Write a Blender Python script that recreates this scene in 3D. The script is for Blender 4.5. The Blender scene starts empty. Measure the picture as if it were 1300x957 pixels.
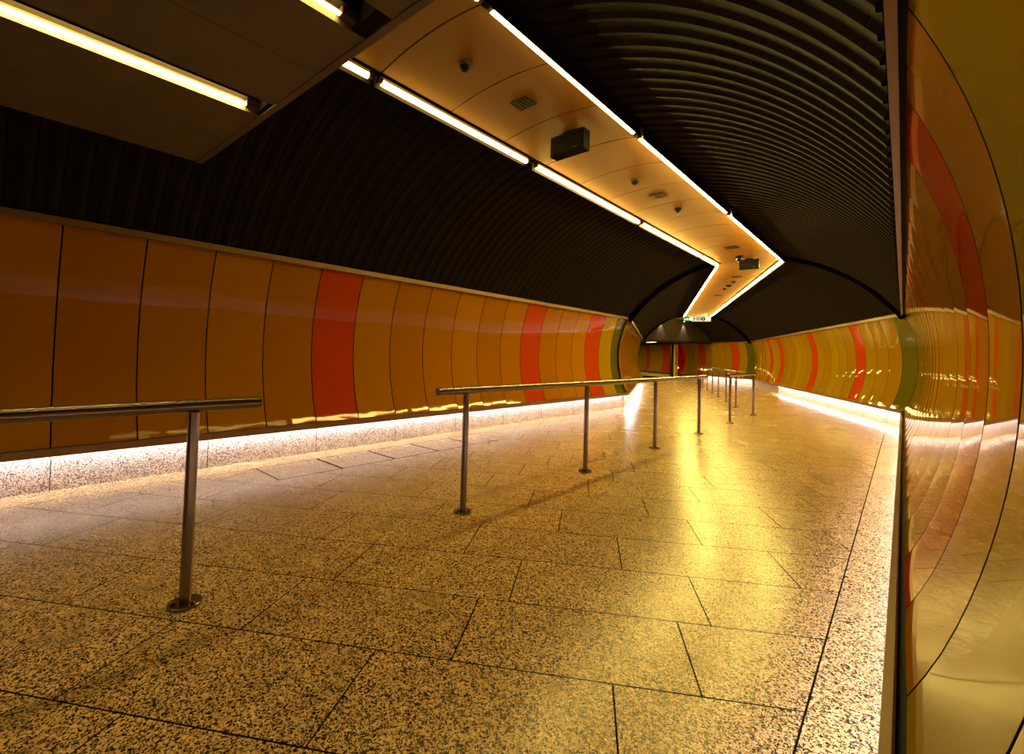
import bpy, bmesh, math, random
from math import sin, cos, tan, radians, sqrt, pi, atan2
from mathutils import Vector, Matrix
random.seed(7)
scn = bpy.context.scene
COL = scn.collection

# ------------------------------------------------------------------ tunnel layout (metres)
CAM_H = 1.308
XC = -2.79                       # centre line of the first stretch
H1, H2, H3 = 0.0, radians(23.3), radians(53.0)   # headings, turning left
L1, L2, L3 = 11.75, 14.4, 15.0
S0 = -4.2                        # first stretch starts behind the camera
SEG = []
_p = Vector((XC, 0.0))
for hd, ln in ((H1, L1), (H2, L2), (H3, L3)):
    d = Vector((-sin(hd), cos(hd))); n = Vector((cos(hd), sin(hd)))
    SEG.append(dict(p=_p.copy(), d=d, n=n, L=ln, h=hd)); _p = _p + d * ln

def s_lo(i, lat):
    if i == 0: return S0
    return -lat * tan((SEG[i]['h'] - SEG[i-1]['h']) / 2)
def s_hi(i, lat):
    if i == 2: return L3
    return SEG[i]['L'] + lat * tan((SEG[i+1]['h'] - SEG[i]['h']) / 2)
def W(i, s, lat, z):
    g = SEG[i]; q = g['p'] + g['d'] * s + g['n'] * lat
    return Vector((q.x, q.y, z))
def WC(i, s, lat, z):
    return W(i, min(max(s, s_lo(i, lat)), s_hi(i, lat)), lat, z)

HW = 2.745        # half width to the face of the wall trims
VR, VZ = 3.35, 0.46   # vault radius and centre height
def vault_z(lat, r=VR): return VZ + sqrt(r*r - lat*lat)
PR, PZ, PL = 2.335, 1.36, 0.682     # hollow wall arc: radius, centre height, centre offset
def panel_lat(z, off=0.0): return PL + sqrt((PR+off)**2 - (z-PZ)**2) - .20*max(0.0, .60-z)**2

# ------------------------------------------------------------------ materials
def mat(name, base=(.5,.5,.5), rough=.5, metal=0.0, spec=.5, emit=None, estr=0.0):
    m = bpy.data.materials.new(name); m.use_nodes = True
    b = m.node_tree.nodes['Principled BSDF']
    b.inputs['Base Color'].default_value = (*base, 1)
    b.inputs['Roughness'].default_value = rough
    b.inputs['Metallic'].default_value = metal
    b.inputs['Specular IOR Level'].default_value = spec
    if emit:
        b.inputs['Emission Color'].default_value = (*emit, 1)
        b.inputs['Emission Strength'].default_value = estr
    return m
def N(m, t): return m.node_tree.nodes.new(t)
def LK(m, a, b): m.node_tree.links.new(a, b)
def bsdf(m): return m.node_tree.nodes['Principled BSDF']
def ramp(m, stops, interp='LINEAR'):
    r = N(m, 'ShaderNodeValToRGB'); r.color_ramp.interpolation = interp
    e = r.color_ramp.elements
    while len(e) < len(stops): e.new(.5)
    for k, (p, c) in enumerate(stops):
        e[k].position = p; e[k].color = (*c, 1)
    return r

def enamel(name, base, rough=.035, wob=.006):
    m = mat(name, base, rough, spec=.14)
    tc = N(m, 'ShaderNodeNewGeometry')
    n1 = N(m, 'ShaderNodeTexNoise'); n1.inputs['Scale'].default_value = 3.2; n1.inputs['Detail'].default_value = 1.5
    mp = N(m, 'ShaderNodeMapping'); mp.inputs['Scale'].default_value = (1, 1, 2.6)
    LK(m, tc.outputs['Position'], mp.inputs['Vector']); LK(m, mp.outputs['Vector'], n1.inputs['Vector'])
    bp = N(m, 'ShaderNodeBump'); bp.inputs['Strength'].default_value = 1.0; bp.inputs['Distance'].default_value = wob * .12
    LK(m, n1.outputs['Fac'], bp.inputs['Height']); LK(m, bp.outputs['Normal'], bsdf(m).inputs['Normal'])
    return m
AMBER = [enamel('enamel_amber_a', (.275,.105,.0011)), enamel('enamel_amber_b', (.29,.114,.0011)), enamel('enamel_amber_c', (.262,.097,.0011))]
AMBER_FAR = [enamel('enamel_gold_a', (.225,.126,.0012)), enamel('enamel_gold_b', (.235,.139,.0012)), enamel('enamel_gold_c', (.22,.115,.0012))]
YELLOW = enamel('enamel_yellow', (.25,.155,.002))
RED = enamel('enamel_red', (.34,.035,.0025))
BRIGHT_RED = enamel('enamel_bright_red', (.75,.008,.010))
GREEN = enamel('enamel_olive_green', (.075,.068,.002))

def granite(name, tint=1.0, scale=1.0, rough=.25, stops=None):
    m = mat(name, (.5,.4,.25), rough, spec=.5)
    g = N(m, 'ShaderNodeNewGeometry')
    v1 = N(m, 'ShaderNodeTexVoronoi'); v1.inputs['Scale'].default_value = 165*scale; v1.inputs['Randomness'].default_value = 1
    n0 = N(m, 'ShaderNodeTexNoise'); n0.inputs['Scale'].default_value = 90*scale; n0.inputs['Detail'].default_value = 2
    mixv = N(m, 'ShaderNodeMixRGB'); mixv.blend_type = 'LINEAR_LIGHT'; mixv.inputs['Fac'].default_value = .012
    LK(m, g.outputs['Position'], n0.inputs['Vector'])
    LK(m, g.outputs['Position'], mixv.inputs['Color1']); LK(m, n0.outputs['Color'], mixv.inputs['Color2'])
    LK(m, mixv.outputs['Color'], v1.inputs['Vector'])
    sep = N(m, 'ShaderNodeSeparateColor'); LK(m, v1.outputs['Color'], sep.inputs['Color'])
    r = ramp(m, stops or [(0, (.012,.009,.006)), (.28, (.028,.020,.010)), (.40, (.18,.122,.050)), (.52, (.54,.388,.155)), (.78, (.72,.53,.235)), (1.0, (.85,.67,.36))])
    LK(m, sep.outputs['Red'], r.inputs['Fac'])
    hue = N(m, 'ShaderNodeMixRGB'); hue.blend_type = 'MULTIPLY'; hue.inputs['Color2'].default_value = (1.0,.80,.86,1)
    LK(m, sep.outputs['Green'], hue.inputs['Fac']); LK(m, r.outputs['Color'], hue.inputs['Color1'])
    n2 = N(m, 'ShaderNodeTexNoise'); n2.inputs['Scale'].default_value = 7; n2.inputs['Detail'].default_value = 3
    LK(m, g.outputs['Position'], n2.inputs['Vector'])
    at = N(m, 'ShaderNodeAttribute'); at.attribute_name = 'tint'
    mr = N(m, 'ShaderNodeMapRange'); mr.inputs['From Min'].default_value = .3; mr.inputs['From Max'].default_value = .7
    mr.inputs['To Min'].default_value = .86*tint; mr.inputs['To Max'].default_value = 1.08*tint
    LK(m, n2.outputs['Fac'], mr.inputs['Value'])
    ad = N(m, 'ShaderNodeMath'); ad.operation = 'ADD'; LK(m, mr.outputs['Result'], ad.inputs[0]); LK(m, at.outputs['Fac'], ad.inputs[1])
    mul = N(m, 'ShaderNodeMixRGB'); mul.blend_type = 'MULTIPLY'; mul.inputs['Fac'].default_value = 1
    LK(m, hue.outputs['Color'], mul.inputs['Color1']); LK(m, ad.outputs['Value'], mul.inputs['Color2'])
    LK(m, mul.outputs['Color'], bsdf(m).inputs['Base Color'])
    n3 = N(m, 'ShaderNodeTexNoise'); n3.inputs['Scale'].default_value = 2.2; n3.inputs['Detail'].default_value = 4
    LK(m, g.outputs['Position'], n3.inputs['Vector'])
    rr = N(m, 'ShaderNodeMapRange'); rr.inputs['To Min'].default_value = rough-.02; rr.inputs['To Max'].default_value = rough+.05
    LK(m, n3.outputs['Fac'], rr.inputs['Value']); LK(m, rr.outputs['Result'], bsdf(m).inputs['Roughness'])
    return m
FLOOR = granite('granite_floor', 1.0)
PLINTH = granite('granite_plinth', 1.0, .9, .4, [(0, (.06,.05,.04)), (.24, (.12,.09,.06)), (.38, (.36,.29,.20)), (.55, (.62,.53,.40)), (.80, (.74,.66,.52)), (1.0, (.82,.76,.65))])
GROUT = mat('dark_joint', (.010,.007,.004), .9, spec=.0)
BLACK = mat('shadow_gap_black', (.006,.006,.006), .8)

def vault_mat():
    m = mat('dark_corrugated_sheet', (.03,.023,.017), .6, metal=.0, spec=.03)
    uv = N(m, 'ShaderNodeUVMap')
    sp = N(m, 'ShaderNodeSeparateXYZ'); LK(m, uv.outputs['UV'], sp.inputs['Vector'])
    cb = N(m, 'ShaderNodeCombineXYZ'); LK(m, sp.outputs['Y'], cb.inputs['X']); LK(m, sp.outputs['X'], cb.inputs['Y'])
    br = N(m, 'ShaderNodeTexBrick'); br.inputs['Scale'].default_value = 1
    br.inputs['Brick Width'].default_value = .26; br.inputs['Row Height'].default_value = .165
    br.inputs['Mortar Size'].default_value = .006; br.inputs['Mortar Smooth'].default_value = .2
    br.inputs['Color1'].default_value = (.0110,.0086,.0070,1); br.inputs['Color2'].default_value = (.0085,.0066,.0054,1); br.inputs['Mortar'].default_value = (.002,.002,.0015,1)
    LK(m, cb.outputs['Vector'], br.inputs['Vector']); LK(m, br.outputs['Color'], bsdf(m).inputs['Base Color'])
    bp = N(m, 'ShaderNodeBump'); bp.invert = True; bp.inputs['Distance'].default_value = .004; bp.inputs['Strength'].default_value = .6
    LK(m, br.outputs['Fac'], bp.inputs['Height']); LK(m, bp.outputs['Normal'], bsdf(m).inputs['Normal'])
    return m
VAULT = vault_mat()
ARCH = mat('black_arch_band', (.0015,.001,.001), .9, spec=.0)
BULKHEAD = mat('grey_brown_bulkhead', (.020,.015,.011), .7, spec=.05)
def slab_mat():
    m = mat('olive_brown_slab', (.16,.115,.05), .6)
    g = N(m, 'ShaderNodeNewGeometry'); n = N(m, 'ShaderNodeTexNoise'); n.inputs['Scale'].default_value = 3; n.inputs['Detail'].default_value = 5
    LK(m, g.outputs['Position'], n.inputs['Vector'])
    r = ramp(m, [(.3, (.075,.052,.018)), (.7, (.105,.073,.026))]); LK(m, n.outputs['Fac'], r.inputs['Fac']); LK(m, r.outputs['Color'], bsdf(m).inputs['Base Color'])
    return m
SLAB = slab_mat()
STRIP = mat('cream_ceiling_panel', (.18,.080,.014), .5, spec=.04)
BRONZE = mat('bronze_trim', (.17,.085,.026), .38, metal=.3)
STEEL = mat('polished_steel', (.22,.18,.135), .25, metal=1.0)
CHANNEL = mat('dark_light_channel', (.008,.005,.003), .7, spec=.03)
ENDCAP = mat('lamp_end_cap', (.06,.035,.012), .5, spec=.1)
WARM = (1.0,.725,.155)
TUBES_L = [mat('left_row_tube_glow_%d' % k, (.9,.9,.9), .4, emit=WARM, estr=e) for k, e in enumerate((26.0, 52.0, 115.0, 170.0))]
TUBES_R = [mat('right_row_tube_glow_%d' % k, (.9,.9,.9), .4, emit=WARM, estr=e) for k, e in enumerate((8.0, 19.0, 92.0, 150.0))]
TUBE = TUBES_L[3]
TUBE_NEAR = mat('fluorescent_tube_glow_flat_ceiling', (.9,.9,.9), .4, emit=(1.0,.74,.22), estr=125.0)
TUBE_NEAR_DIM = mat('fluorescent_tube_glow_by_strip', (.9,.9,.9), .4, emit=(1.0,.74,.22), estr=42.0)
LED = mat('led_strip_glow', (.9,.9,.9), .4, emit=(.97,.91,1.0), estr=54.0)
LED_FAR = mat('led_strip_glow_far', (.9,.9,.9), .4, emit=(1.0,.91,.95), estr=105.0)
DARKBOX = mat('black_plastic', (.004,.003,.0025), .6, spec=.06)
GRILLE = mat('dark_grille', (.012,.008,.004), .6, spec=.1)
GREYP = mat('grey_plastic', (.05,.036,.022), .5, spec=.15)
LENS = mat('camera_dome_glass', (.006,.006,.006), .25, spec=.2)
WHITE_SIGN = mat('backlit_sign_face', (.03,.03,.02), .9, spec=.0, emit=(1.0,.94,.62), estr=.8)
GREEN_SIGN = mat('green_exit_sign_face', (.0,.01,.006), .9, spec=.0, emit=(.02,.30,.20), estr=.5)
SIGN_WHITE = mat('sign_white_mark', (.05,.05,.05), .9, spec=.0, emit=(.8,1,.9), estr=1.0)
SIGN_BLACK = mat('sign_black_mark', (.002,.002,.002), .9, spec=.0)
SIGN_GREEN = mat('sign_dark_green_mark', (.001,.012,.004), .9, spec=.0)
SIGN_YELLOW = mat('sign_yellow_mark', (.03,.018,.0), .9, spec=.0)
POST_YELLOW = mat('yellow_post_paint', (.92,.66,.015), .3)
POST_BLACK = mat('black_post_paint', (.012,.010,.010), .35)

# ------------------------------------------------------------------ object helpers
def link(name, me, m=None, parent=None, loc=None):
    o = bpy.data.objects.new(name, me); COL.objects.link(o)
    if m is not None: me.materials.append(m)
    if parent is not None: o.parent = parent
    if loc is not None: o.location = loc
    return o
def from_bm(name, bm, m=None, parent=None, loc=None, smooth=False):
    bmesh.ops.recalc_face_normals(bm, faces=bm.faces[:])
    me = bpy.data.meshes.new(name); bm.to_mesh(me); bm.free()
    if smooth:
        for p in me.polygons: p.use_smooth = True
    return link(name, me, m, parent, loc)
def tag(o, label=None, cat=None, group=None, kind=None):
    if label: o['label'] = label
    if cat: o['category'] = cat
    if group: o['group'] = group
    if kind: o['kind'] = kind
    return o
def empty(name, loc=(0,0,0), rz=0.0, label=None, cat=None, group=None, kind=None):
    o = bpy.data.objects.new(name, None); COL.objects.link(o); o.location = loc; o.rotation_euler = (0,0,rz)
    o.empty_display_size = .2
    return tag(o, label, cat, group, kind)
def bm_box(bm, c, size, rot=None, bevel=0.0):
    r = bmesh.ops.create_cube(bm, size=1)
    vs = r['verts']
    bmesh.ops.scale(bm, vec=size, verts=vs)
    if bevel:
        es = list({e for v in vs for e in v.link_edges})
        vs = list({v for f in bmesh.ops.bevel(bm, geom=es, offset=bevel, segments=2, affect='EDGES', profile=.5)['faces'] for v in f.verts} | {v for v in vs if v.is_valid})
    if rot is not None: bmesh.ops.rotate(bm, cent=(0,0,0), matrix=rot, verts=vs)
    bmesh.ops.translate(bm, vec=c, verts=vs)
    return vs
def bm_cyl(bm, a, b, r, n=20, r2=None):
    a = Vector(a); b = Vector(b); d = b - a
    q = bmesh.ops.create_cone(bm, cap_ends=True, segments=n, radius1=r, radius2=r if r2 is None else r2, depth=d.length)
    vs = q['verts']
    bmesh.ops.rotate(bm, cent=(0,0,0), matrix=d.to_track_quat('Z','Y').to_matrix(), verts=vs)
    bmesh.ops.translate(bm, vec=(a+b)/2, verts=vs)
    return vs
def bm_lathe(bm, prof, n=28):
    rings = []
    for r, z in prof:
        rings.append([bm.verts.new((r*cos(2*pi*k/n), r*sin(2*pi*k/n), z)) for k in range(n)])
    for a, b in zip(rings, rings[1:]):
        for k in range(n):
            bm.faces.new((a[k], a[(k+1)%n], b[(k+1)%n], b[k]))
    bm.faces.new(rings[0][::-1]); bm.faces.new(rings[-1])
def smooth_by_angle(o, ang=radians(35)):
    me = o.data
    for p in me.polygons: p.use_smooth = True
    bm = bmesh.new(); bm.from_mesh(me)
    for e in bm.edges:
        if len(e.link_faces) == 2: e.smooth = e.calc_face_angle(0) < ang
    bm.to_mesh(me); bm.free()
    return o

def sweep_bar(name, i, sa, sb, prof, m, parent=None, n=2, loop=True):
    """closed (lat, z) profile swept along stretch i between sa and sb, mitred at the bends"""
    bm = bmesh.new(); cols = []
    for k in range(n):
        s = sa + (sb-sa)*k/(n-1)
        cols.append([bm.verts.new(WC(i, s, la, z)) for la, z in prof])
    m_ = len(prof)
    for a, b in zip(cols, cols[1:]):
        for k in range(m_ if loop else m_-1):
            bm.faces.new((a[k], a[(k+1)%m_], b[(k+1)%m_], b[k]))
    if loop:
        bm.faces.new(cols[0][::-1]); bm.faces.new(cols[-1])
    return from_bm(name, bm, m, parent)

# ------------------------------------------------------------------ walls
Z_BOT, Z_TOP = .392, 2.345
def make_panel(i, side, sa, sb, m, parent, name='enamel_panel'):
    nz, ns = 26, 8
    gap = .006; pill = random.uniform(.0016, .0034); tw = random.uniform(-.0010, .0010)
    bm = bmesh.new(); g = []
    t0 = .018
    for a in range(ns+1):
        u = a/ns; row = []
        for b in range(nz+1):
            v = b/nz; z = Z_BOT + (Z_TOP-Z_BOT)*v
            la0 = panel_lat(z)
            lo, hi = s_lo(i, side*la0), s_hi(i, side*la0)
            a0, b0 = max(sa, lo)+gap, min(sb, hi)-gap
            s = a0 + (b0-a0)*u
            off = -pill*(1-(2*u-1)**2) + tw*(2*u-1)*sin(pi*v)
            row.append((W(i, s, side*(la0+off), z)))
        g.append(row)
    V = [[bm.verts.new(p) for p in row] for row in g]
    for a in range(ns):
        for b in range(nz):
            f = bm.faces.new((V[a][b], V[a+1][b], V[a+1][b+1], V[a][b+1])); f.smooth = True
    # returned edges give the sheet its thickness
    nrm = SEG[i]['n'] * side; off3 = Vector((nrm.x, nrm.y, 0)) * t0
    rim = [V[a][0] for a in range(ns+1)] + [V[ns][b] for b in range(1, nz+1)] + [V[a][nz] for a in range(ns-1, -1, -1)] + [V[0][b] for b in range(nz-1, 0, -1)]
    back = [bm.verts.new(v.co + off3) for v in rim]
    for k in range(len(rim)):
        q = (k+1) % len(rim); bm.faces.new((rim[k], rim[q], back[q], back[k])).material_index = 1
    bmesh.ops.recalc_face_normals(bm, faces=bm.faces[:])
    me = bpy.data.meshes.new(name); bm.to_mesh(me); bm.free()
    # sharp rim so that the pillow shading stays on the face only
    bm = bmesh.new(); bm.from_mesh(me)
    for e in bm.edges:
        if len(e.link_faces) == 2 and e.calc_face_angle(0) > .8: e.smooth = False
    bm.to_mesh(me); bm.free()
    o = link(name, me, m, parent); me.materials.append(BLACK)
    return o

def make_wall(name, i, side, seams, colours, label, led=None, plinth=True, led_mat=None, top=True):
    w = empty(name, W(i, max(seams[0], 0), side*HW, 0), 0, label, 'wall', kind='structure')
    inv = Matrix.Translation(-w.location)
    lo, hi = seams[0]-.8, seams[-1]+.8
    parts = []
    for k in range(len(seams)-1):
        c = colours(k); mm = {'R': RED, 'G': GREEN, 'Y': YELLOW, 'B': BRIGHT_RED}.get(c) or (AMBER_FAR if i else AMBER)[(k*7+i) % 3]
        p = make_panel(i, side, seams[k], seams[k+1], mm, None)
        if c in 'RGYB': p['label'] = {'R': 'orange red enamel panel', 'G': 'olive green enamel panel', 'Y': 'yellow enamel panel', 'B': 'bright red glossy enamel panel'}[c]
        parts.append(p)
    prof = [(side*panel_lat(Z_BOT+(Z_TOP-Z_BOT)*k/16, .022), Z_BOT-.01+(Z_TOP-Z_BOT+.02)*k/16) for k in range(17)]
    prof2 = [(l+side*.012, z) for l, z in prof[::-1]]
    parts.append(sweep_bar('backing_sheet', i, lo, hi, prof+prof2, BLACK))
    f = side
    b = HW
    parts.append(sweep_bar('bottom_trim', i, lo, hi, [(f*b,.322),(f*(b+.012),.318),(f*(b+.016),.366),(f*(b+.030),.366),(f*(b+.030),.388),(f*(b+.024),.392),(f*b,.388)], BRONZE))
    parts.append(sweep_bar('top_trim', i, lo, hi, [(f*b,2.338),(f*(b+.030),2.338),(f*(b+.030),2.400),(f*b,2.400)], BRONZE))
    parts.append(sweep_bar('recess_shade_sheet', i, lo, hi, [(f*(b+.031),2.383),(f*(b+.14),2.383),(f*(b+.14),2.80),(f*(b+.10),2.80),(f*(b+.10),2.398),(f*(b+.031),2.398)], BLACK))  # black sheet stands in for the shade in the gap at the top trim
    parts.append(sweep_bar('plinth', i, lo, hi, [(f*2.878,-.02),(f*3.00,-.02),(f*3.00,.44),(f*2.878,.44)], PLINTH))
    for s in [x*1.19+.37 for x in range(-4, 14)]:
        if seams[0]+.2 < s < seams[-1]-.2 and i < 2:
            parts.append(sweep_bar('plinth_joint', i, s-.003, s+.003, [(f*2.8765,0),(f*2.8785,0),(f*2.8785,.335),(f*2.8765,.335)], GROUT))
    parts.append(sweep_bar('light_block_sheet', i, lo, hi, [(f*(b+.014),.368),(f*2.882,.368),(f*2.882,.376),(f*(b+.014),.376)], BLACK))  # added to stop the strip's light leaking up behind the panels
    if led:
        parts.append(sweep_bar('light_strip', i, led[0], led[1], [(f*2.792,.352),(f*2.824,.352),(f*2.824,.364),(f*2.792,.364)], LED_FAR if i else LED))
    for p in parts:
        p.parent = w; p.matrix_parent_inverse = inv
    return w

seams_a = [-4.2,-3.62,-3.02,-2.42,-1.83,-1.42,-.82,-.232,.357,.947,1.533,2.12,2.707,3.294,3.888,4.5,5.107,5.71,6.325,6.924,7.54,8.139,8.762,9.346,10.005,10.62,12.6]
cl = {12:'R', 19:'R', 23:'R', 24:'Y', 25:'G'}
make_wall('wall_left', 0, -1, seams_a, lambda k: cl.get(k,'A'), 'hollow curved wall of amber and red enamel panels behind the handrail', led=(-4.2, 11.0))
seams_b = [-4.2,-3.7,-3.1,-2.5,-1.9,-1.3,-.7,-.1,.5,1.1,1.7,2.30,2.90,3.5,4.1,4.7,5.3,5.9,6.5,7.1,7.7,8.3,8.9,9.5,10.1,10.7,11.3,13.4]
cr = {9:'Y', 11:'R', 17:'R', 22:'R', 26:'G'}
make_wall('wall_right', 0, 1, seams_b, lambda k: cr.get(k,'A'), 'mirror-like curved amber wall filling the frame beside the camera', led=(-4.2, 12.2))
seams_c = [-1.3] + [.59*k for k in range(0, 25)] + [16.2]
cc = {0:'G', 4:'R', 10:'R', 17:'R', 19:'Y', 20:'R', 7:'Y', 13:'Y'}
make_wall('wall_far_right', 1, 1, seams_c, lambda k: cc.get(k,'A'), 'curved amber and red panel wall beyond the first bend with glowing plinth', led=(-.6, 9.6))
seams_d = [-1.0,.45] + [.45+.6*k for k in range(1, 22)] + [15.0]
cd = {4:'R', 9:'R', 14:'R'}
make_wall('wall_far_left', 1, -1, seams_d, lambda k: cd.get(k,'A'), 'amber wall round the inner corner of the bend, seen almost edge on', led=(.6, 13.0))
seams_e = [-1.6] + [-.24+.61*k for k in range(0, 10)] + [5.62, 6.45]
ce = {0:'G', 2:'R', 7:'R', 11:'B'}
make_wall('wall_end_right', 2, 1, seams_e, lambda k: ce.get(k,'A'), 'far wall of amber panels after the second bend, ending at bright red panel', led=(-.7, 3.3))
seams_g = [6.62 + .6*k for k in range(0, 14)]
cg = {1:'R', 2:'R', 6:'R'}
make_wall('wall_end_beyond', 2, 1, seams_g, lambda k: cg.get(k,'A'), 'last stretch of amber wall past the yellow post', led=None)
seams_h = [-.2+.6*k for k in range(1, 26)]
make_wall('wall_end_left', 2, -1, seams_h, lambda k: 'R' if k % 7 == 4 else 'A', 'amber wall of the last passage hidden round the corner', led=(1.2, 4.0))
# closing wall of the last passage
bm = bmesh.new(); g = SEG[2]
bm_box(bm, (0,0,1.3), (7.0,.1,2.7)); o = from_bm('wall_end', bm, AMBER[2], None, W(2, L3+.1, 0, 0)); o.rotation_euler = (0,0,g['h'])
tag(o, 'plain closing wall at the end of the last passage', 'wall', kind='structure')

# ------------------------------------------------------------------ vault
def make_vault(name, i, side, sa, sb, label, pitch=.165, na=26, la0=.70, la1=2.722, depth=.019):
    bm = bmesh.new(); uvl = bm.loops.layers.uv.new('UVMap')
    th0, th1 = math.asin(la0/VR), math.asin(la1/VR)
    ss = []; s = sa
    while s < sb:
        for fr, dp in ((0,0),(.20,0),(.36,1),(.80,1)):
            ss.append((s+fr*pitch, dp))
        s += pitch
    ss.append((sb, 0))
    grid = []
    for s, dp in ss:
        col = []
        for k in range(na+1):
            th = th0+(th1-th0)*k/na; r = VR + depth*dp
            la = side*r*sin(th); z = VZ + r*cos(th)
            sc = min(max(s, s_lo(i, la)), s_hi(i, la))
            v = bm.verts.new(W(i, sc, la, z)); col.append((v, (s, VR*th)))
        grid.append(col)
    for a, b in zip(grid, grid[1:]):
        for k in range(na):
            vs = (a[k], b[k], b[k+1], a[k+1])
            if (vs[0][0].co-vs[1][0].co).length < 1e-6 and (vs[3][0].co-vs[2][0].co).length < 1e-6: continue
            f = bm.faces.new([v for v, _ in vs])
            for lp, (_, uv) in zip(f.loops, vs): lp[uvl].uv = uv
    for v in [v for v in bm.verts if not v.link_faces]: bm.verts.remove(v)
    return tag(from_bm(name, bm, VAULT), label, 'ceiling', kind='structure')
make_vault('ceiling_left', 0, -1, S0, 13.5, 'dark ribbed vault above the left wall')
make_vault('ceiling_right', 0, 1, S0, 13.5, 'dark ribbed vault above the mirror-like right wall')
make_vault('ceiling_far_left', 1, -1, -2, 16.5, 'dark ribbed vault left of the lights past the first bend')
make_vault('ceiling_far_right', 1, 1, -2, 16.5, 'dark ribbed vault over the far right wall')
make_vault('ceiling_end_left', 2, -1, -2, 2.55, 'dark vault left of the last lights')
make_vault('ceiling_end_right', 2, 1, -2, 2.55, 'dark vault above the far end wall')

def arch(name, P, heading, r_in, r_out, thick, label, la1=2.80):
    bm = bmesh.new(); n = 40
    d = Vector((-sin(heading), cos(heading), 0)); nn = Vector((cos(heading), sin(heading), 0))
    th1 = math.asin(la1/VR); rings = []
    for k in range(n+1):
        th = -th1+2*th1*k/n
        rings.append([bm.verts.new(Vector((P.x,P.y,0)) + nn*(r*sin(th)*1.02) + Vector((0,0,VZ+r*cos(th))) + d*t) for r, t in ((r_in,-thick),(r_out,-thick),(r_out,thick),(r_in,thick))])
    for a, b in zip(rings, rings[1:]):
        for k in range(4): bm.faces.new((a[k],a[(k+1)%4],b[(k+1)%4],b[k]))
    bm.faces.new(rings[0]); bm.faces.new(rings[-1][::-1])
    return tag(from_bm(name, bm, ARCH, None), label, 'trim', kind='structure')
arch('trim_1', SEG[1]['p'], (H1+H2)/2, VR-.045, VR+.08, .13, 'black arch band across the vault at the first bend')
arch('trim_2', SEG[2]['p'], (H2+H3)/2, VR-.045, VR+.08, .13, 'black arch band across the vault at the second bend')

# bulkhead and low soffit in the last passage
bm = bmesh.new(); n = 32; th1 = math.asin(2.8/VR)
SB = 2.55
f_, b_ = [], []
for k in range(n+1):
    th = -th1+2*th1*k/n
    f_.append(bm.verts.new(W(2, SB, (VR+.02)*sin(th), VZ+(VR+.02)*cos(th)))); b_.append(bm.verts.new(W(2, SB+.12, (VR+.02)*sin(th), VZ+(VR+.02)*cos(th))))
for sgn in (1, -1):
    f_.append(bm.verts.new(W(2, SB, sgn*2.8, 2.42))); b_.append(bm.verts.new(W(2, SB+.12, sgn*2.8, 2.42)))
bm.faces.new(f_); bm.faces.new(b_[::-1])
for k in range(len(f_)): bm.faces.new((f_[k], f_[(k+1)%len(f_)], b_[(k+1)%len(b_)], b_[k]))
tag(from_bm('wall_bulkhead', bm, BULKHEAD), 'dark half-round bulkhead lit by two small downlights above far wall', 'wall', kind='structure')
o = sweep_bar('ceiling_end_low', 2, SB+.12, L3+.1, [(-2.85,2.42),(2.85,2.42),(2.85,2.5),(-2.85,2.5)], BULKHEAD)
tag(o, 'low flat soffit of the last passage behind the bulkhead', 'ceiling', kind='structure')

# ------------------------------------------------------------------ lit ceiling strip of cream panels
def strip_z(lat): return vault_z(lat, VR) - .055
def make_strip(name, i, seams, label):
    w = empty(name, W(i, max(seams[0],0), 0, 3.7), 0, label, 'ceiling', kind='structure'); inv = Matrix.Translation(-w.location)
    for k in range(len(seams)-1):
        bm = bmesh.new(); na, ns = 14, 2; V = []
        for dz in (0, .02):
            rows = []
            for a in range(na+1):
                la = -.60+1.20*a/na
                lo, hi = s_lo(i, la), s_hi(i, la)
                a0, b0 = max(seams[k], lo)+.007, min(seams[k+1], hi)-.007
                rows.append((bm.verts.new(W(i, a0, la, strip_z(la)+dz)), bm.verts.new(W(i, max(b0, a0+.002), la, strip_z(la)+dz))))
            V.append(rows)
        for L in V:
            for a in range(na): bm.faces.new((L[a][0], L[a][1], L[a+1][1], L[a+1][0]))
        A, B = V
        for a in range(na):
            bm.faces.new((A[a][0], A[a+1][0], B[a+1][0], B[a][0])); bm.faces.new((A[a][1], A[a+1][1], B[a+1][1], B[a][1]))
        for e in (0, na): bm.faces.new((A[e][0], A[e][1], B[e][1], B[e][0]))
        p = from_bm('ceiling_panel', bm, STRIP, w); smooth_by_angle(p, radians(20)); p.matrix_parent_inverse = inv
    prof = [(-.74+1.48*k/12, strip_z(-.74+1.48*k/12)+.03) for k in range(13)]
    prof += [(l, z+.05) for l, z in prof[::-1]]
    p = sweep_bar('backing_sheet', i, seams[0], seams[-1], prof, mat_backing, w); p.matrix_parent_inverse = inv
    return w
mat_backing = mat('brown_joint_backing', (.02,.010,.003), .9, spec=.0)
make_strip('ceiling_strip', 0, [.5] + [1.3+.79*k for k in range(0, 13)] + [12.6], 'curved strip of cream ceiling panels between the two light rows')
make_strip('ceiling_strip_far', 1, [-.6] + [.31+.79*k for k in range(0, 18)] + [15.2], 'cream ceiling panel strip past the first bend')
make_strip('ceiling_strip_end', 2, [-.6, .5, 1.3, 2.0, 2.53], 'short end of the cream strip before the bulkhead')

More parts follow.
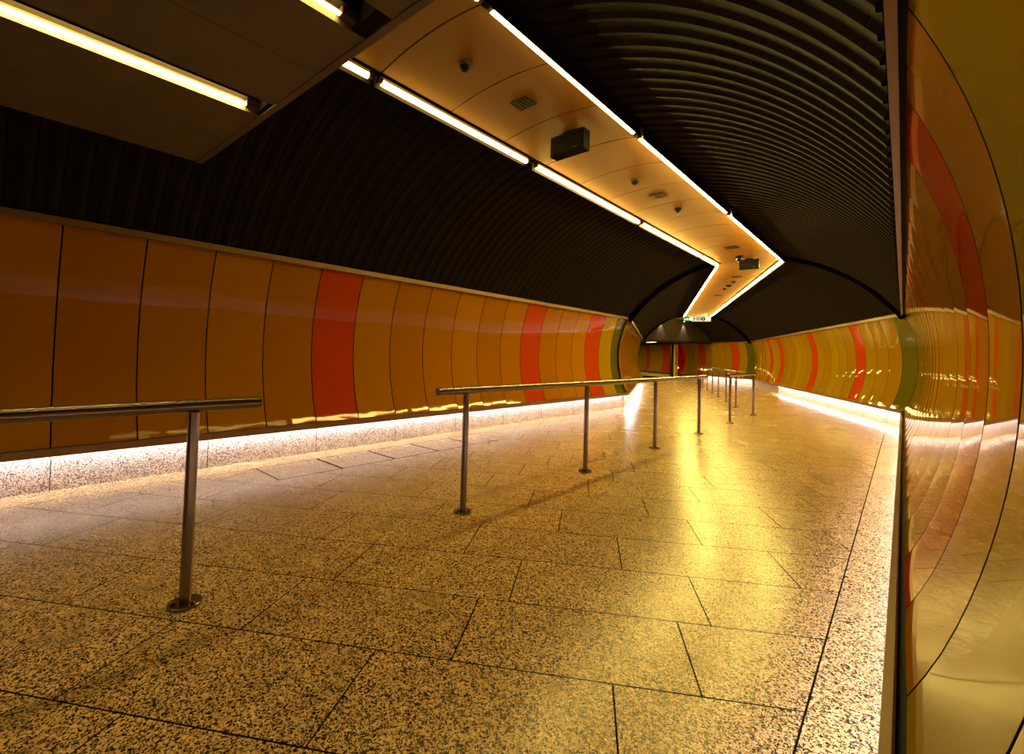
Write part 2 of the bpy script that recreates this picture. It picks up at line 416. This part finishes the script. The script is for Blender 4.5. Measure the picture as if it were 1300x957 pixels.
# ------------------------------------------------------------------ fluorescent lights
LX, LZ = .668, 3.655
def make_light(i, side, sa, sb, label, group, m=TUBE):
    la = side*LX
    a = max(sa, s_lo(i, la)); b = min(sb, s_hi(i, la))
    w = empty('ceiling_light', W(i, (a+b)/2, la, LZ+.07), SEG[i]['h'], label, 'light', group)
    ln = b-a
    bm = bmesh.new()
    bm_box(bm, (-side*.048,0,.002), (.008, ln+.10, .095))
    bm_box(bm, (side*.048,0,-.028), (.008, ln+.10, .156))
    bm_box(bm, (0,0,.05), (.104, ln+.10, .012))
    from_bm('housing', bm, CHANNEL, w)
    bm = bmesh.new(); bm_cyl(bm, (0,-ln/2,-.066), (0,ln/2,-.066), .026, 16); smooth_by_angle(from_bm('tube', bm, m, w))
    for e in (-1, 1):
        bm = bmesh.new(); bm_box(bm, (0,e*(ln/2+.022),-.040), (.046,.042,.075), bevel=.006); from_bm('end_cap', bm, ENDCAP, w)
    return w
ordn = ['first','second','third','fourth','fifth','sixth','seventh']
def light_row(i, side, cuts, where, group, first=0):
    for k, (a, b) in enumerate(cuts):
        make_light(i, side, a, b, '%s tube from the near end of %s' % (ordn[k], where), group, (TUBES_L if side < 0 else TUBES_R)[min(first+k, 3)])
light_row(0, -1, [(1.25,2.0),(2.14,4.14),(4.36,7.20),(7.38,10.38),(10.52,11.56)], 'the left light row before the bend', 'tube lights of the near left row')
light_row(0, 1, [(1.25,2.0),(2.14,4.26),(4.44,7.48),(7.70,10.78),(10.92,11.84)], 'the right light row before the bend', 'tube lights of the near right row')
light_row(1, -1, [(.20,2.28),(2.42,5.2),(5.34,8.3),(8.44,11.3),(11.44,14.18)], 'the left light row past the first bend', 'tube lights of the far left row', 3)
light_row(1, 1, [(-.08,.96),(1.08,2.34),(2.48,5.22),(5.36,8.66),(8.8,11.6),(11.74,14.54)], 'the right light row past the first bend', 'tube lights of the far right row', 3)
light_row(2, -1, [(.24,2.0)], 'the left light row past the second bend', 'tube lights of the end rows', 3)
light_row(2, 1, [(-.1,2.0)], 'the right light row past the second bend', 'tube lights of the end rows', 3)
# lamps added under the soffit to brighten the last passage
for k, s in enumerate((4.6, 8.2, 11.6)):
    w = empty('added_soffit_lamp', W(2, s, 0, 2.405), SEG[2]['h'], ['nearest','middle','farthest'][k]+' added fill lamp under the low soffit of the last passage', 'light', 'added soffit lamps')
    bm = bmesh.new(); bm_box(bm, (0,0,-.012), (.34,1.24,.024), bevel=.004); from_bm('housing', bm, CHANNEL, w)
    bm = bmesh.new(); bm_box(bm, (0,0,-.026), (.26,1.16,.006)); from_bm('diffuser', bm, mat('added_lamp_glow_%d' % k, (.6,.5,.4), .5, emit=WARM, estr=(9.0, 120, 80)[k]), w)

# two downlights grazing the bulkhead
for la, nm in ((-.66, 'left'), (.84, 'right')):
    w = empty('downlight', W(2, SB-.10, la, vault_z(la)-.06), SEG[2]['h'], 'small downlight grazing the dark bulkhead, %s one of the pair' % nm, 'light', 'bulkhead downlights')
    bm = bmesh.new(); bm_lathe(bm, [(.035,-.05),(.06,-.05),(.06,.03),(.035,.03)], 20); smooth_by_angle(from_bm('can', bm, CHANNEL, w))
    bm = bmesh.new(); bm_lathe(bm, [(.001,-.055),(.034,-.055),(.034,-.045),(.001,-.045)], 20); from_bm('lens', bm, mat('downlight_glow_'+nm, (.9,.9,.9), .4, emit=(1,.8,.5), estr=30), w)
    l = bpy.data.lights.new('spot', 'SPOT'); l.energy = 420; l.color = (1,.80,.5); l.spot_size = radians(48); l.spot_blend = .8; l.shadow_soft_size = .03
    lo = bpy.data.objects.new('spot', l); COL.objects.link(lo); lo.parent = w; lo.location = (0,0,-.07); lo.rotation_euler = (radians(6),0,0)

# ------------------------------------------------------------------ flat low ceiling over the camera
ZF = 3.01
def slab_edge(x): return 1.155 + .0388*(x+4.96)
def slab_piece(name, x0, x1, z0, z1, m, parent, y1off=0.0, y0=S0):
    bm = bmesh.new(); vs = []
    for z in (z0, z1):
        vs.append([bm.verts.new((x, y, z)) for x, y in ((x0,y0),(x1,y0),(x1,slab_edge(x1)+y1off),(x0,slab_edge(x0)+y1off))])
    a, b = vs
    bm.faces.new(a[::-1]); bm.faces.new(b)
    for k in range(4): bm.faces.new((a[k],a[(k+1)%4],b[(k+1)%4],b[k]))
    return from_bm(name, bm, m, parent)
fc = empty('ceiling_flat', (0,0,0), 0, 'low flat olive brown ceiling with recessed tubes at the upper left', 'ceiling', kind='structure')
TR = [(-3.575,-3.335),(-2.225,-1.985)]
xs = [-4.93, -4.22, TR[0][0], TR[0][1], -2.74, TR[1][0], TR[1][1], -.65]
for a, b in ((0,1),(1,2),(3,4),(4,5),(6,7)):
    slab_piece('ceiling_board', xs[a]+.002, xs[b]-.002, ZF, ZF+.12, SLAB, fc)
slab_piece('top_board', -4.93, -.65, ZF+.12, ZF+.16, CHANNEL, fc)
for a, b in TR:
    bm = bmesh.new(); bm_box(bm, ((a+b)/2, 1.215, ZF+.055), (b-a, .06, .10)); from_bm('recess_end', bm, CHANNEL, fc)
# edge fascia
bm = bmesh.new(); vs = []
for x in (-4.93, -.65):
    vs.append([bm.verts.new((x, slab_edge(x)+dy, z)) for dy, z in ((0,ZF-.006),(.045,ZF-.006),(.045,ZF+.16),(0,ZF+.16))])
for k in range(4): bm.faces.new((vs[0][k],vs[0][(k+1)%4],vs[1][(k+1)%4],vs[1][k]))
bm.faces.new(vs[0]); bm.faces.new(vs[1][::-1])
from_bm('edge_fascia', bm, mat('fascia_brown', (.08,.052,.02), .5), fc)
for k, ((a, b), yend) in enumerate(zip(TR, (1.108, 1.10))):
    w = empty('recessed_light', (a+.025, 0, ZF+.065), 0, ['slim tube light recessed in the flat ceiling, nearer the left wall', 'short visible tube light recessed in flat ceiling nearest the cream strip'][k], 'light', 'recessed tubes of the flat ceiling')
    for y0, y1 in ((-.06, yend), (-1.4, -.16), (-2.8, -1.5)):
        bm = bmesh.new(); bm_cyl(bm, (0,y0,-.03), (0,y1,-.03), .0105, 14); smooth_by_angle(from_bm('tube', bm, (TUBE_NEAR, TUBE_NEAR_DIM)[k], w))
    bm = bmesh.new(); bm_box(bm, (.006,(yend+1.19)/2,-.02), (.05,1.19-yend,.05), bevel=.005); from_bm('end_cap', bm, ENDCAP, w)
    bm = bmesh.new(); bm_box(bm, (.012,-.85,.03), (.06,4.0,.045)); from_bm('housing', bm, CHANNEL, w)

# ------------------------------------------------------------------ floor: rotated granite slabs clipped to the passage
def clip(poly, a, b):
    """keep the part of poly on the left of a->b"""
    out = []
    def side(p): return (b.x-a.x)*(p.y-a.y)-(b.y-a.y)*(p.x-a.x)
    for k in range(len(poly)):
        p, q = poly[k], poly[(k+1) % len(poly)]; sp, sq = side(p), side(q)
        if sp >= 0: out.append(p)
        if (sp > 0 and sq < 0) or (sp < 0 and sq > 0): out.append(p + (q-p)*(sp/(sp-sq)))
    return out
def XY(i, s, lat): v = W(i, s, lat, 0); return Vector((v.x, v.y))
IN = 2.51                                    # slabs reach from border to border
regions = []
for i in range(3):
    lo = lambda la: s_lo(i, la); hi = lambda la: s_hi(i, la)
    regions.append([XY(i, lo(-IN), -IN), XY(i, lo(IN), IN), XY(i, hi(IN), IN), XY(i, hi(-IN), -IN)])
ang = radians(58.5); U = Vector((sin(ang), cos(ang))); Vd = Vector((-cos(ang), sin(ang)))
row0, rp = 1.895, .5045
offs = {0:.471, 1:.632, 2:.242, 3:.832, 4:.535, 5:.04, 6:.305, 7:.57, -1:.13}
hatch_rects = [(-5.30,-4.68,1.905+.68*k,1.905+.68*(k+1)) for k in range(5)]
bm = bmesh.new(); tl = bm.faces.layers.float.new('tint')
for r in range(-14, 60):
    v0 = row0+rp*r; off = offs.get(r, (r*.381+.2) % 1.0)
    for c in range(-32, 14):
        u0 = off+1.015*c; gp = .0035
        rect = [U*u+Vd*v for u, v in ((u0+gp,v0+gp),(u0+1.015-gp,v0+gp),(u0+1.015-gp,v0+rp-gp),(u0+gp,v0+rp-gp))]
        rect = rect if (rect[1]-rect[0]).cross(rect[2]-rect[1]) > 0 else rect[::-1]
        tv = random.uniform(-.07, .07)
        for reg in regions:
            poly = rect
            for k in range(4):
                poly = clip(poly, reg[k], reg[(k+1)%4])
                if len(poly) < 3: break
            if len(poly) >= 3:
                area = abs(sum(poly[k].cross(poly[(k+1)%len(poly)]) for k in range(len(poly))))/2
                if area < 1e-4: continue
                # leave the access covers out of the slabs
                try: f = bm.faces.new([bm.verts.new((p.x, p.y, 0)) for p in poly]); f[tl] = tv
                except ValueError: pass
for i in range(3):                            # border slabs along both walls
    for side in (-1, 1):
        la0, la1 = (IN+.008, 2.90)
        s = -6.0
        while s < SEG[i]['L']+2:
            a, b = s+.001, s+1.19-.001
            q = []
            for la, e in ((la0,a),(la1,a),(la1,b),(la0,b)):
                la *= side
                q.append(WC(i, e, la, 0))
            if (q[0]-q[3]).length > .01 or (q[1]-q[2]).length > .01:
                f = bm.faces.new([bm.verts.new(p) for p in q]); f[tl] = random.uniform(-.05,.05)
            s += 1.19
for f in bm.faces:
    if f.normal.z == 0: f.normal_update()
bmesh.ops.recalc_face_normals(bm, faces=bm.faces[:])
for f in bm.faces:
    f.normal_update()
    if f.normal.z < 0: f.normal_flip()
me = bpy.data.meshes.new('floor'); bm.to_mesh(me); bm.free()
fl = tag(link('floor', me, FLOOR), 'polished speckled granite slab floor laid at an angle to the passage', 'floor', kind='structure')
bm = bmesh.new()
for i in range(3):
    q = [WC(i, -9, -3.0, -.004), WC(i, -9, 3.0, -.004), WC(i, 40, 3.0, -.004), WC(i, 40, -3.0, -.004)]
    lowq = [p - Vector((0,0,.05)) for p in q]
    A = [bm.verts.new(p) for p in q]; B = [bm.verts.new(p) for p in lowq]
    bm.faces.new(A); bm.faces.new(B[::-1])
    for k in range(4): bm.faces.new((A[k],A[(k+1)%4],B[(k+1)%4],B[k]))
from_bm('joint_bed', bm, GROUT, fl)

# access covers: a steel rim round a granite inlay
for k, (x0, x1, y0, y1) in enumerate(hatch_rects):
    w = empty('floor_hatch', ((x0+x1)/2, (y0+y1)/2, 0), 0,
              '%s granite floor access cover counted from the near end by the left plinth' % ordn[k], 'floor hatch', 'access covers by the left plinth')
    hx, hy, t = (x1-x0)/2, (y1-y0)/2-.002, .011
    bm = bmesh.new()
    for c, s in (((-hx+t/2,0),(t,2*hy)),((hx-t/2,0),(t,2*hy)),((0,-hy+t/2),(2*hx,t)),((0,hy-t/2),(2*hx,t))):
        bm_box(bm, (c[0],c[1],.0005), (s[0],s[1],.003))
    from_bm('rim', bm, GROUT, w)
    bm = bmesh.new(); bm_box(bm, (0,0,.0005), (2*hx-2*t-.001, 2*hy-2*t-.001, .002)); from_bm('inlay', bm, FLOOR, w)

# ------------------------------------------------------------------ handrails
def make_post(parent, y, h):
    bm = bmesh.new(); bm_cyl(bm, (0,y,.006), (0,y,h-.02), .026, 24); p = smooth_by_angle(from_bm('post', bm, STEEL, parent))
    bm = bmesh.new(); bm_lathe(bm, [(.001,0),(.074,0),(.075,.003),(.075,.015),(.072,.018),(.030,.019),(.001,.019)], 32)
    bmesh.ops.translate(bm, vec=(0,y,0), verts=bm.verts); fl_ = smooth_by_angle(from_bm('base_flange', bm, STEEL, p))
    for a in range(3):
        an = radians(25+120*a); bm = bmesh.new()
        bm_lathe(bm, [(.001,.018),(.011,.018),(.011,.024),(.008,.028),(.001,.030)], 12)
        bmesh.ops.translate(bm, vec=(.050*cos(an), y+.050*sin(an), 0), verts=bm.verts); smooth_by_angle(from_bm('bolt', bm, STEEL, p))
    return p
def make_rail(i, lat, s0, s1, posts, label):
    w = empty('handrail', W(i, s0, lat, 0), SEG[i]['h'], label, 'handrail', 'handrails down the middle of the passage')
    bm = bmesh.new(); ln = s1-s0
    r = .031; prof = [(0,0),(r-.004,0),(r,.004),(r,ln-.004),(r-.004,ln),(0,ln)]
    bm_lathe(bm, [(max(a,.0005), b) for a, b in prof], 28)
    bmesh.ops.rotate(bm, cent=(0,0,0), matrix=Matrix.Rotation(radians(-90), 3, 'X'), verts=bm.verts)
    bmesh.ops.translate(bm, vec=(0,0,1.003), verts=bm.verts)
    smooth_by_angle(from_bm('rail', bm, STEEL, w))
    for s in posts: make_post(w, s-s0, .99)
    return w
make_rail(0, .05, -3.5, 1.0, [.685,-1.2,-3.1], 'steel handrail cut off by the left edge of the view, one post in sight')
make_rail(0, .05, 2.28, 8.64, [2.59,4.48,6.38,8.26], 'long steel handrail with four posts in the middle of the floor')
make_rail(0, .03, 10.08, 12.26, [10.23,12.18], 'short steel handrail on two posts at the first bend')
make_rail(1, .09, 1.86, 14.9, [2.18,4.06,5.93,7.70,9.60,11.53,14.4], 'distant steel handrail on many posts past the first bend')

# ------------------------------------------------------------------ things on the ceiling strip
def up(i, s, lat): return W(i, s, lat, strip_z(lat))
def make_speaker(i, s, lat, label, w_=.43, h_=.22, d_=.13):
    w = empty('loudspeaker', up(i, s, lat), SEG[i]['h'], label, 'loudspeaker', 'box loudspeakers under the cream strip')
    zc = -.032-h_/2
    bm = bmesh.new(); bm_box(bm, (0,0,zc), (w_,d_,h_), bevel=.008); from_bm('cabinet', bm, DARKBOX, w)
    bm = bmesh.new(); bm_box(bm, (0,-d_/2-.003,zc), (w_-.03,.008,h_-.03), bevel=.003); from_bm('front_grille', bm, DARKBOX, w)
    bm = bmesh.new(); bm_box(bm, (.11,-d_/2-.009,zc-h_/2+.035), (.045,.004,.014)); from_bm('badge', bm, GREYP, w)
    bm = bmesh.new(); bm_box(bm, (0,0,-.014), (.16,.05,.045), bevel=.004); from_bm('bracket', bm, DARKBOX, w)
    return w
make_speaker(0, 4.02, .045, 'black box loudspeaker hung from the cream strip, nearer and larger one')
make_speaker(0, 11.70, .02, 'black box loudspeaker hung under the strip at the first bend')
def make_vent(i, s, lat, sx, sy, label):
    w = empty('ceiling_vent', up(i, s, lat), SEG[i]['h'], label, 'vent', 'ventilation grilles in the cream strip')
    bm = bmesh.new(); hx, hy, t = sx/2, sy/2, .012
    for c, q in (((-hx+t/2,0),(t,sy)),((hx-t/2,0),(t,sy)),((0,-hy+t/2),(sx,t)),((0,hy-t/2),(sx,t))): bm_box(bm, (c[0],c[1],-.006), (q[0],q[1],.016))
    from_bm('frame', bm, GRILLE, w)
    bm = bmesh.new(); bm_box(bm, (0,0,.0), (sx-.02,sy-.02,.008)); from_bm('duct_plate', bm, BLACK, w)
    n = 5
    for k in range(n):
        bm = bmesh.new(); bm_box(bm, (-hx+sx*(k+.75)/(n+.5),0,-.007), (.012,sy-.02,.014), rot=None); from_bm('slat', bm, GREYP, w)
    return w
make_vent(0, 3.27, .0, .19, .17, 'square dark slatted grille before the nearer loudspeaker')
make_vent(0, 6.42, .01, .20, .18, 'dark slatted grille midway along the strip past a smoke detector')
make_vent(0, 10.33, .0, .26, .20, 'dark slatted grille just before the far loudspeaker')
make_vent(1, 2.45, .12, .26, .18, 'tiny grille just past the bend ahead of two detectors')
make_vent(1, 6.45, .10, .26, .18, 'faint grille farthest along the cream strip')
def make_detector(i, s, lat, r, label, cat='smoke detector', name='smoke_detector', m=GREYP):
    w = empty(name, up(i, s, lat), SEG[i]['h'], label, cat, 'ceiling detectors')
    bm = bmesh.new(); bm_lathe(bm, [(.001,.004),(r,.004),(r,-.018),(r*.92,-.026),(.001,-.026)], 28); smooth_by_angle(from_bm('base', bm, m, w))
    bm = bmesh.new(); bm_lathe(bm, [(.001,-.024),(r*.62,-.024),(r*.60,-.045),(r*.42,-.062),(.001,-.066)], 24); smooth_by_angle(from_bm('sensor_head', bm, DARKBOX, w))
    return w
make_detector(0, 2.51, -.01, .062, 'round grey detector nearest on the cream strip')
make_detector(0, 5.68, .0, .072, 'round detector with dark head between loudspeaker and second grille')
make_detector(0, 7.19, .02, .055, 'small dark detector just past the second grille', m=DARKBOX)
make_detector(1, 3.2, .14, .10, 'pale round detector beyond the bend, nearer of two')
make_detector(1, 4.0, .12, .10, 'dark round detector beyond the bend, second of two', m=DARKBOX)
make_detector(1, 4.7, .09, .06, 'smallest dark detector beyond the bend', m=DARKBOX)
# dome camera under the far loudspeaker
w = empty('dome_camera', up(0, 11.30, -.10), 0, 'dark dome camera beside the loudspeaker at the bend', 'camera')
bm = bmesh.new(); bm_lathe(bm, [(.001,.004),(.085,.004),(.085,-.05),(.075,-.06),(.001,-.06)], 28); smooth_by_angle(from_bm('mount', bm, DARKBOX, w))
bm = bmesh.new(); bm_lathe(bm, [(.001,-.058),(.070,-.058),(.066,-.085),(.05,-.112),(.028,-.126),(.001,-.130)], 28); smooth_by_angle(from_bm('dome', bm, LENS, w))

# ------------------------------------------------------------------ hanging signs at the end of the second stretch
def disc(name, c, r, m, parent, y=-.052, n=24, ring=0.0, th=.004):
    bm = bmesh.new()
    if ring:
        A = [[bm.verts.new((c[0]+q*cos(2*pi*k/n), yy, c[1]+q*sin(2*pi*k/n))) for k in range(n)] for q, yy in ((r,y),(r-ring,y),(r-ring,y+th),(r,y+th))]
        for a in range(4):
            for k in range(n): bm.faces.new((A[a][k],A[a][(k+1)%n],A[(a+1)%4][(k+1)%n],A[(a+1)%4][k]))
    else:
        bm_cyl(bm, (c[0],y,c[1]), (c[0],y+th,c[1]), r, n)
    return from_bm(name, bm, m, parent)
def plate(name, pts, m, parent, y=-.053, th=.004):
    bm = bmesh.new(); a = [bm.verts.new((x,y,z)) for x, z in pts]; b = [bm.verts.new((x,y+th,z)) for x, z in pts]
    bm.faces.new(a); bm.faces.new(b[::-1])
    for k in range(len(pts)): bm.faces.new((a[k],a[(k+1)%len(pts)],b[(k+1)%len(pts)],b[k]))
    return from_bm(name, bm, m, parent)
SS, SZ = 13.85, 3.355
w = empty('direction_sign', W(1, SS, .17, SZ), SEG[1]['h'], 'white backlit direction sign hanging at the end of the lit strip', 'sign')
bm = bmesh.new(); bm_box(bm, (0,0,.14), (.98,.09,.30), bevel=.008); from_bm('sign_box', bm, DARKBOX, w)
bm = bmesh.new(); bm_box(bm, (0,-.046,.14), (.95,.006,.27)); from_bm('sign_face', bm, WHITE_SIGN, w)
plate('arrow', [(-.37,.05),(-.33,.05),(-.33,.16),(-.29,.16),(-.35,.23),(-.41,.16),(-.37,.16)], SIGN_GREEN, w)
disc('ring_mark', (-.19,.14), .075, SIGN_YELLOW, w, ring=.034)
disc('ring_mark', (-.08,.14), .075, SIGN_YELLOW, w, ring=.034)
d_ = disc('line_disc', (.10,.14), .10, SIGN_BLACK, w)
plate('stroke', [(.085,.08),(.115,.08),(.115,.20),(.085,.20)], SIGN_WHITE, w, y=-.058)
for x in (-.36,.36):
    bm = bmesh.new(); bm_cyl(bm, (x,0,.285), (x,0,strip_z(.5)-SZ+.01), .010, 12); from_bm('hanger', bm, DARKBOX, w)
w = empty('exit_sign', W(1, SS, -.56, SZ), SEG[1]['h'], 'small green sign with white marks left of the white direction sign', 'sign')
bm = bmesh.new(); bm_box(bm, (0,0,.13), (.32,.08,.25), bevel=.006); from_bm('sign_box', bm, DARKBOX, w)
bm = bmesh.new(); bm_box(bm, (0,-.041,.13), (.30,.006,.23)); from_bm('sign_face', bm, GREEN_SIGN, w)
plate('arrow', [(-.10,.17),(-.05,.17),(-.05,.13),(-.02,.13),(-.075,.06),(-.13,.13),(-.10,.13)], SIGN_WHITE, w, y=-.048)
plate('running_figure', [(.01,.06),(.04,.06),(.055,.10),(.075,.06),(.105,.06),(.08,.12),(.11,.14),(.10,.16),(.06,.16),(.06,.19),(.03,.19),(.03,.15),(.005,.13)], SIGN_WHITE, w, y=-.048)
for x in (-.1,.1):
    bm = bmesh.new(); bm_cyl(bm, (x,0,.25), (x,0,strip_z(.56)-SZ+.01), .008, 12); from_bm('hanger', bm, DARKBOX, w)

# ------------------------------------------------------------------ posts at the end of the far wall
w = empty('marker_post', W(2, 6.14, 2.615, 0), SEG[2]['h'], 'bright yellow square post with black marks beside the bright red panel', 'post')
bm = bmesh.new(); bm_box(bm, (0,0,1.18), (.20,.20,2.36), bevel=.01); p = from_bm('shaft', bm, POST_YELLOW, w)
for z in (.95,1.05,1.55,1.72):
    bm = bmesh.new(); bm_box(bm, (-.02,-.102,z), (.09,.006,.07)); from_bm('mark', bm, POST_BLACK, w)
w = empty('door_post', W(2, 6.52, 2.60, 0), SEG[2]['h'], 'black square post directly behind the bright yellow post', 'post')
bm = bmesh.new(); bm_box(bm, (0,0,1.18), (.24,.24,2.36), bevel=.008); from_bm('shaft', bm, POST_BLACK, w)
bm = bmesh.new(); bm_box(bm, (0,0,.02), (.30,.30,.04), bevel=.005); from_bm('foot_plate', bm, POST_BLACK, w)

# ------------------------------------------------------------------ camera
cam = bpy.data.cameras.new('camera'); co = bpy.data.objects.new('camera', cam); COL.objects.link(co)
F = 571.607; pitch, roll, yaw = radians(1.704), radians(1.5933), radians(41.0396)
fw = Vector((-sin(yaw)*cos(pitch), cos(yaw)*cos(pitch), sin(pitch)))
r0 = Vector((cos(yaw), sin(yaw), 0)); u0 = r0.cross(fw)
r1 = r0*cos(roll)+u0*sin(roll); u1 = -r0*sin(roll)+u0*cos(roll)
M = Matrix((r1, u1, -fw)).transposed().to_4x4(); M.translation = Vector((0,0,CAM_H))
co.matrix_world = M
cam.sensor_fit = 'HORIZONTAL'; cam.sensor_width = 36; cam.lens = F/1300*36
cam.shift_y = -45/1300
cam.clip_start = .02; cam.clip_end = 100
scn.camera = co

# ------------------------------------------------------------------ world and view
wd = bpy.data.worlds.new('world'); scn.world = wd; wd.use_nodes = True
wd.node_tree.nodes['Background'].inputs['Color'].default_value = (.01,.008,.005,1)
wd.node_tree.nodes['Background'].inputs['Strength'].default_value = .2
scn.view_settings.view_transform = 'Standard'
scn.view_settings.look = 'None'
scn.view_settings.exposure = 0.0
scn.view_settings.gamma = 1
scn.view_settings.use_curve_mapping = False
cy = scn.cycles
cy.max_bounces = 10; cy.diffuse_bounces = 5; cy.glossy_bounces = 6
cy.sample_clamp_indirect = 12
cy.use_denoising = True
cy.denoising_prefilter = 'ACCURATE'
cy.denoising_input_passes = 'RGB_ALBEDO_NORMAL'
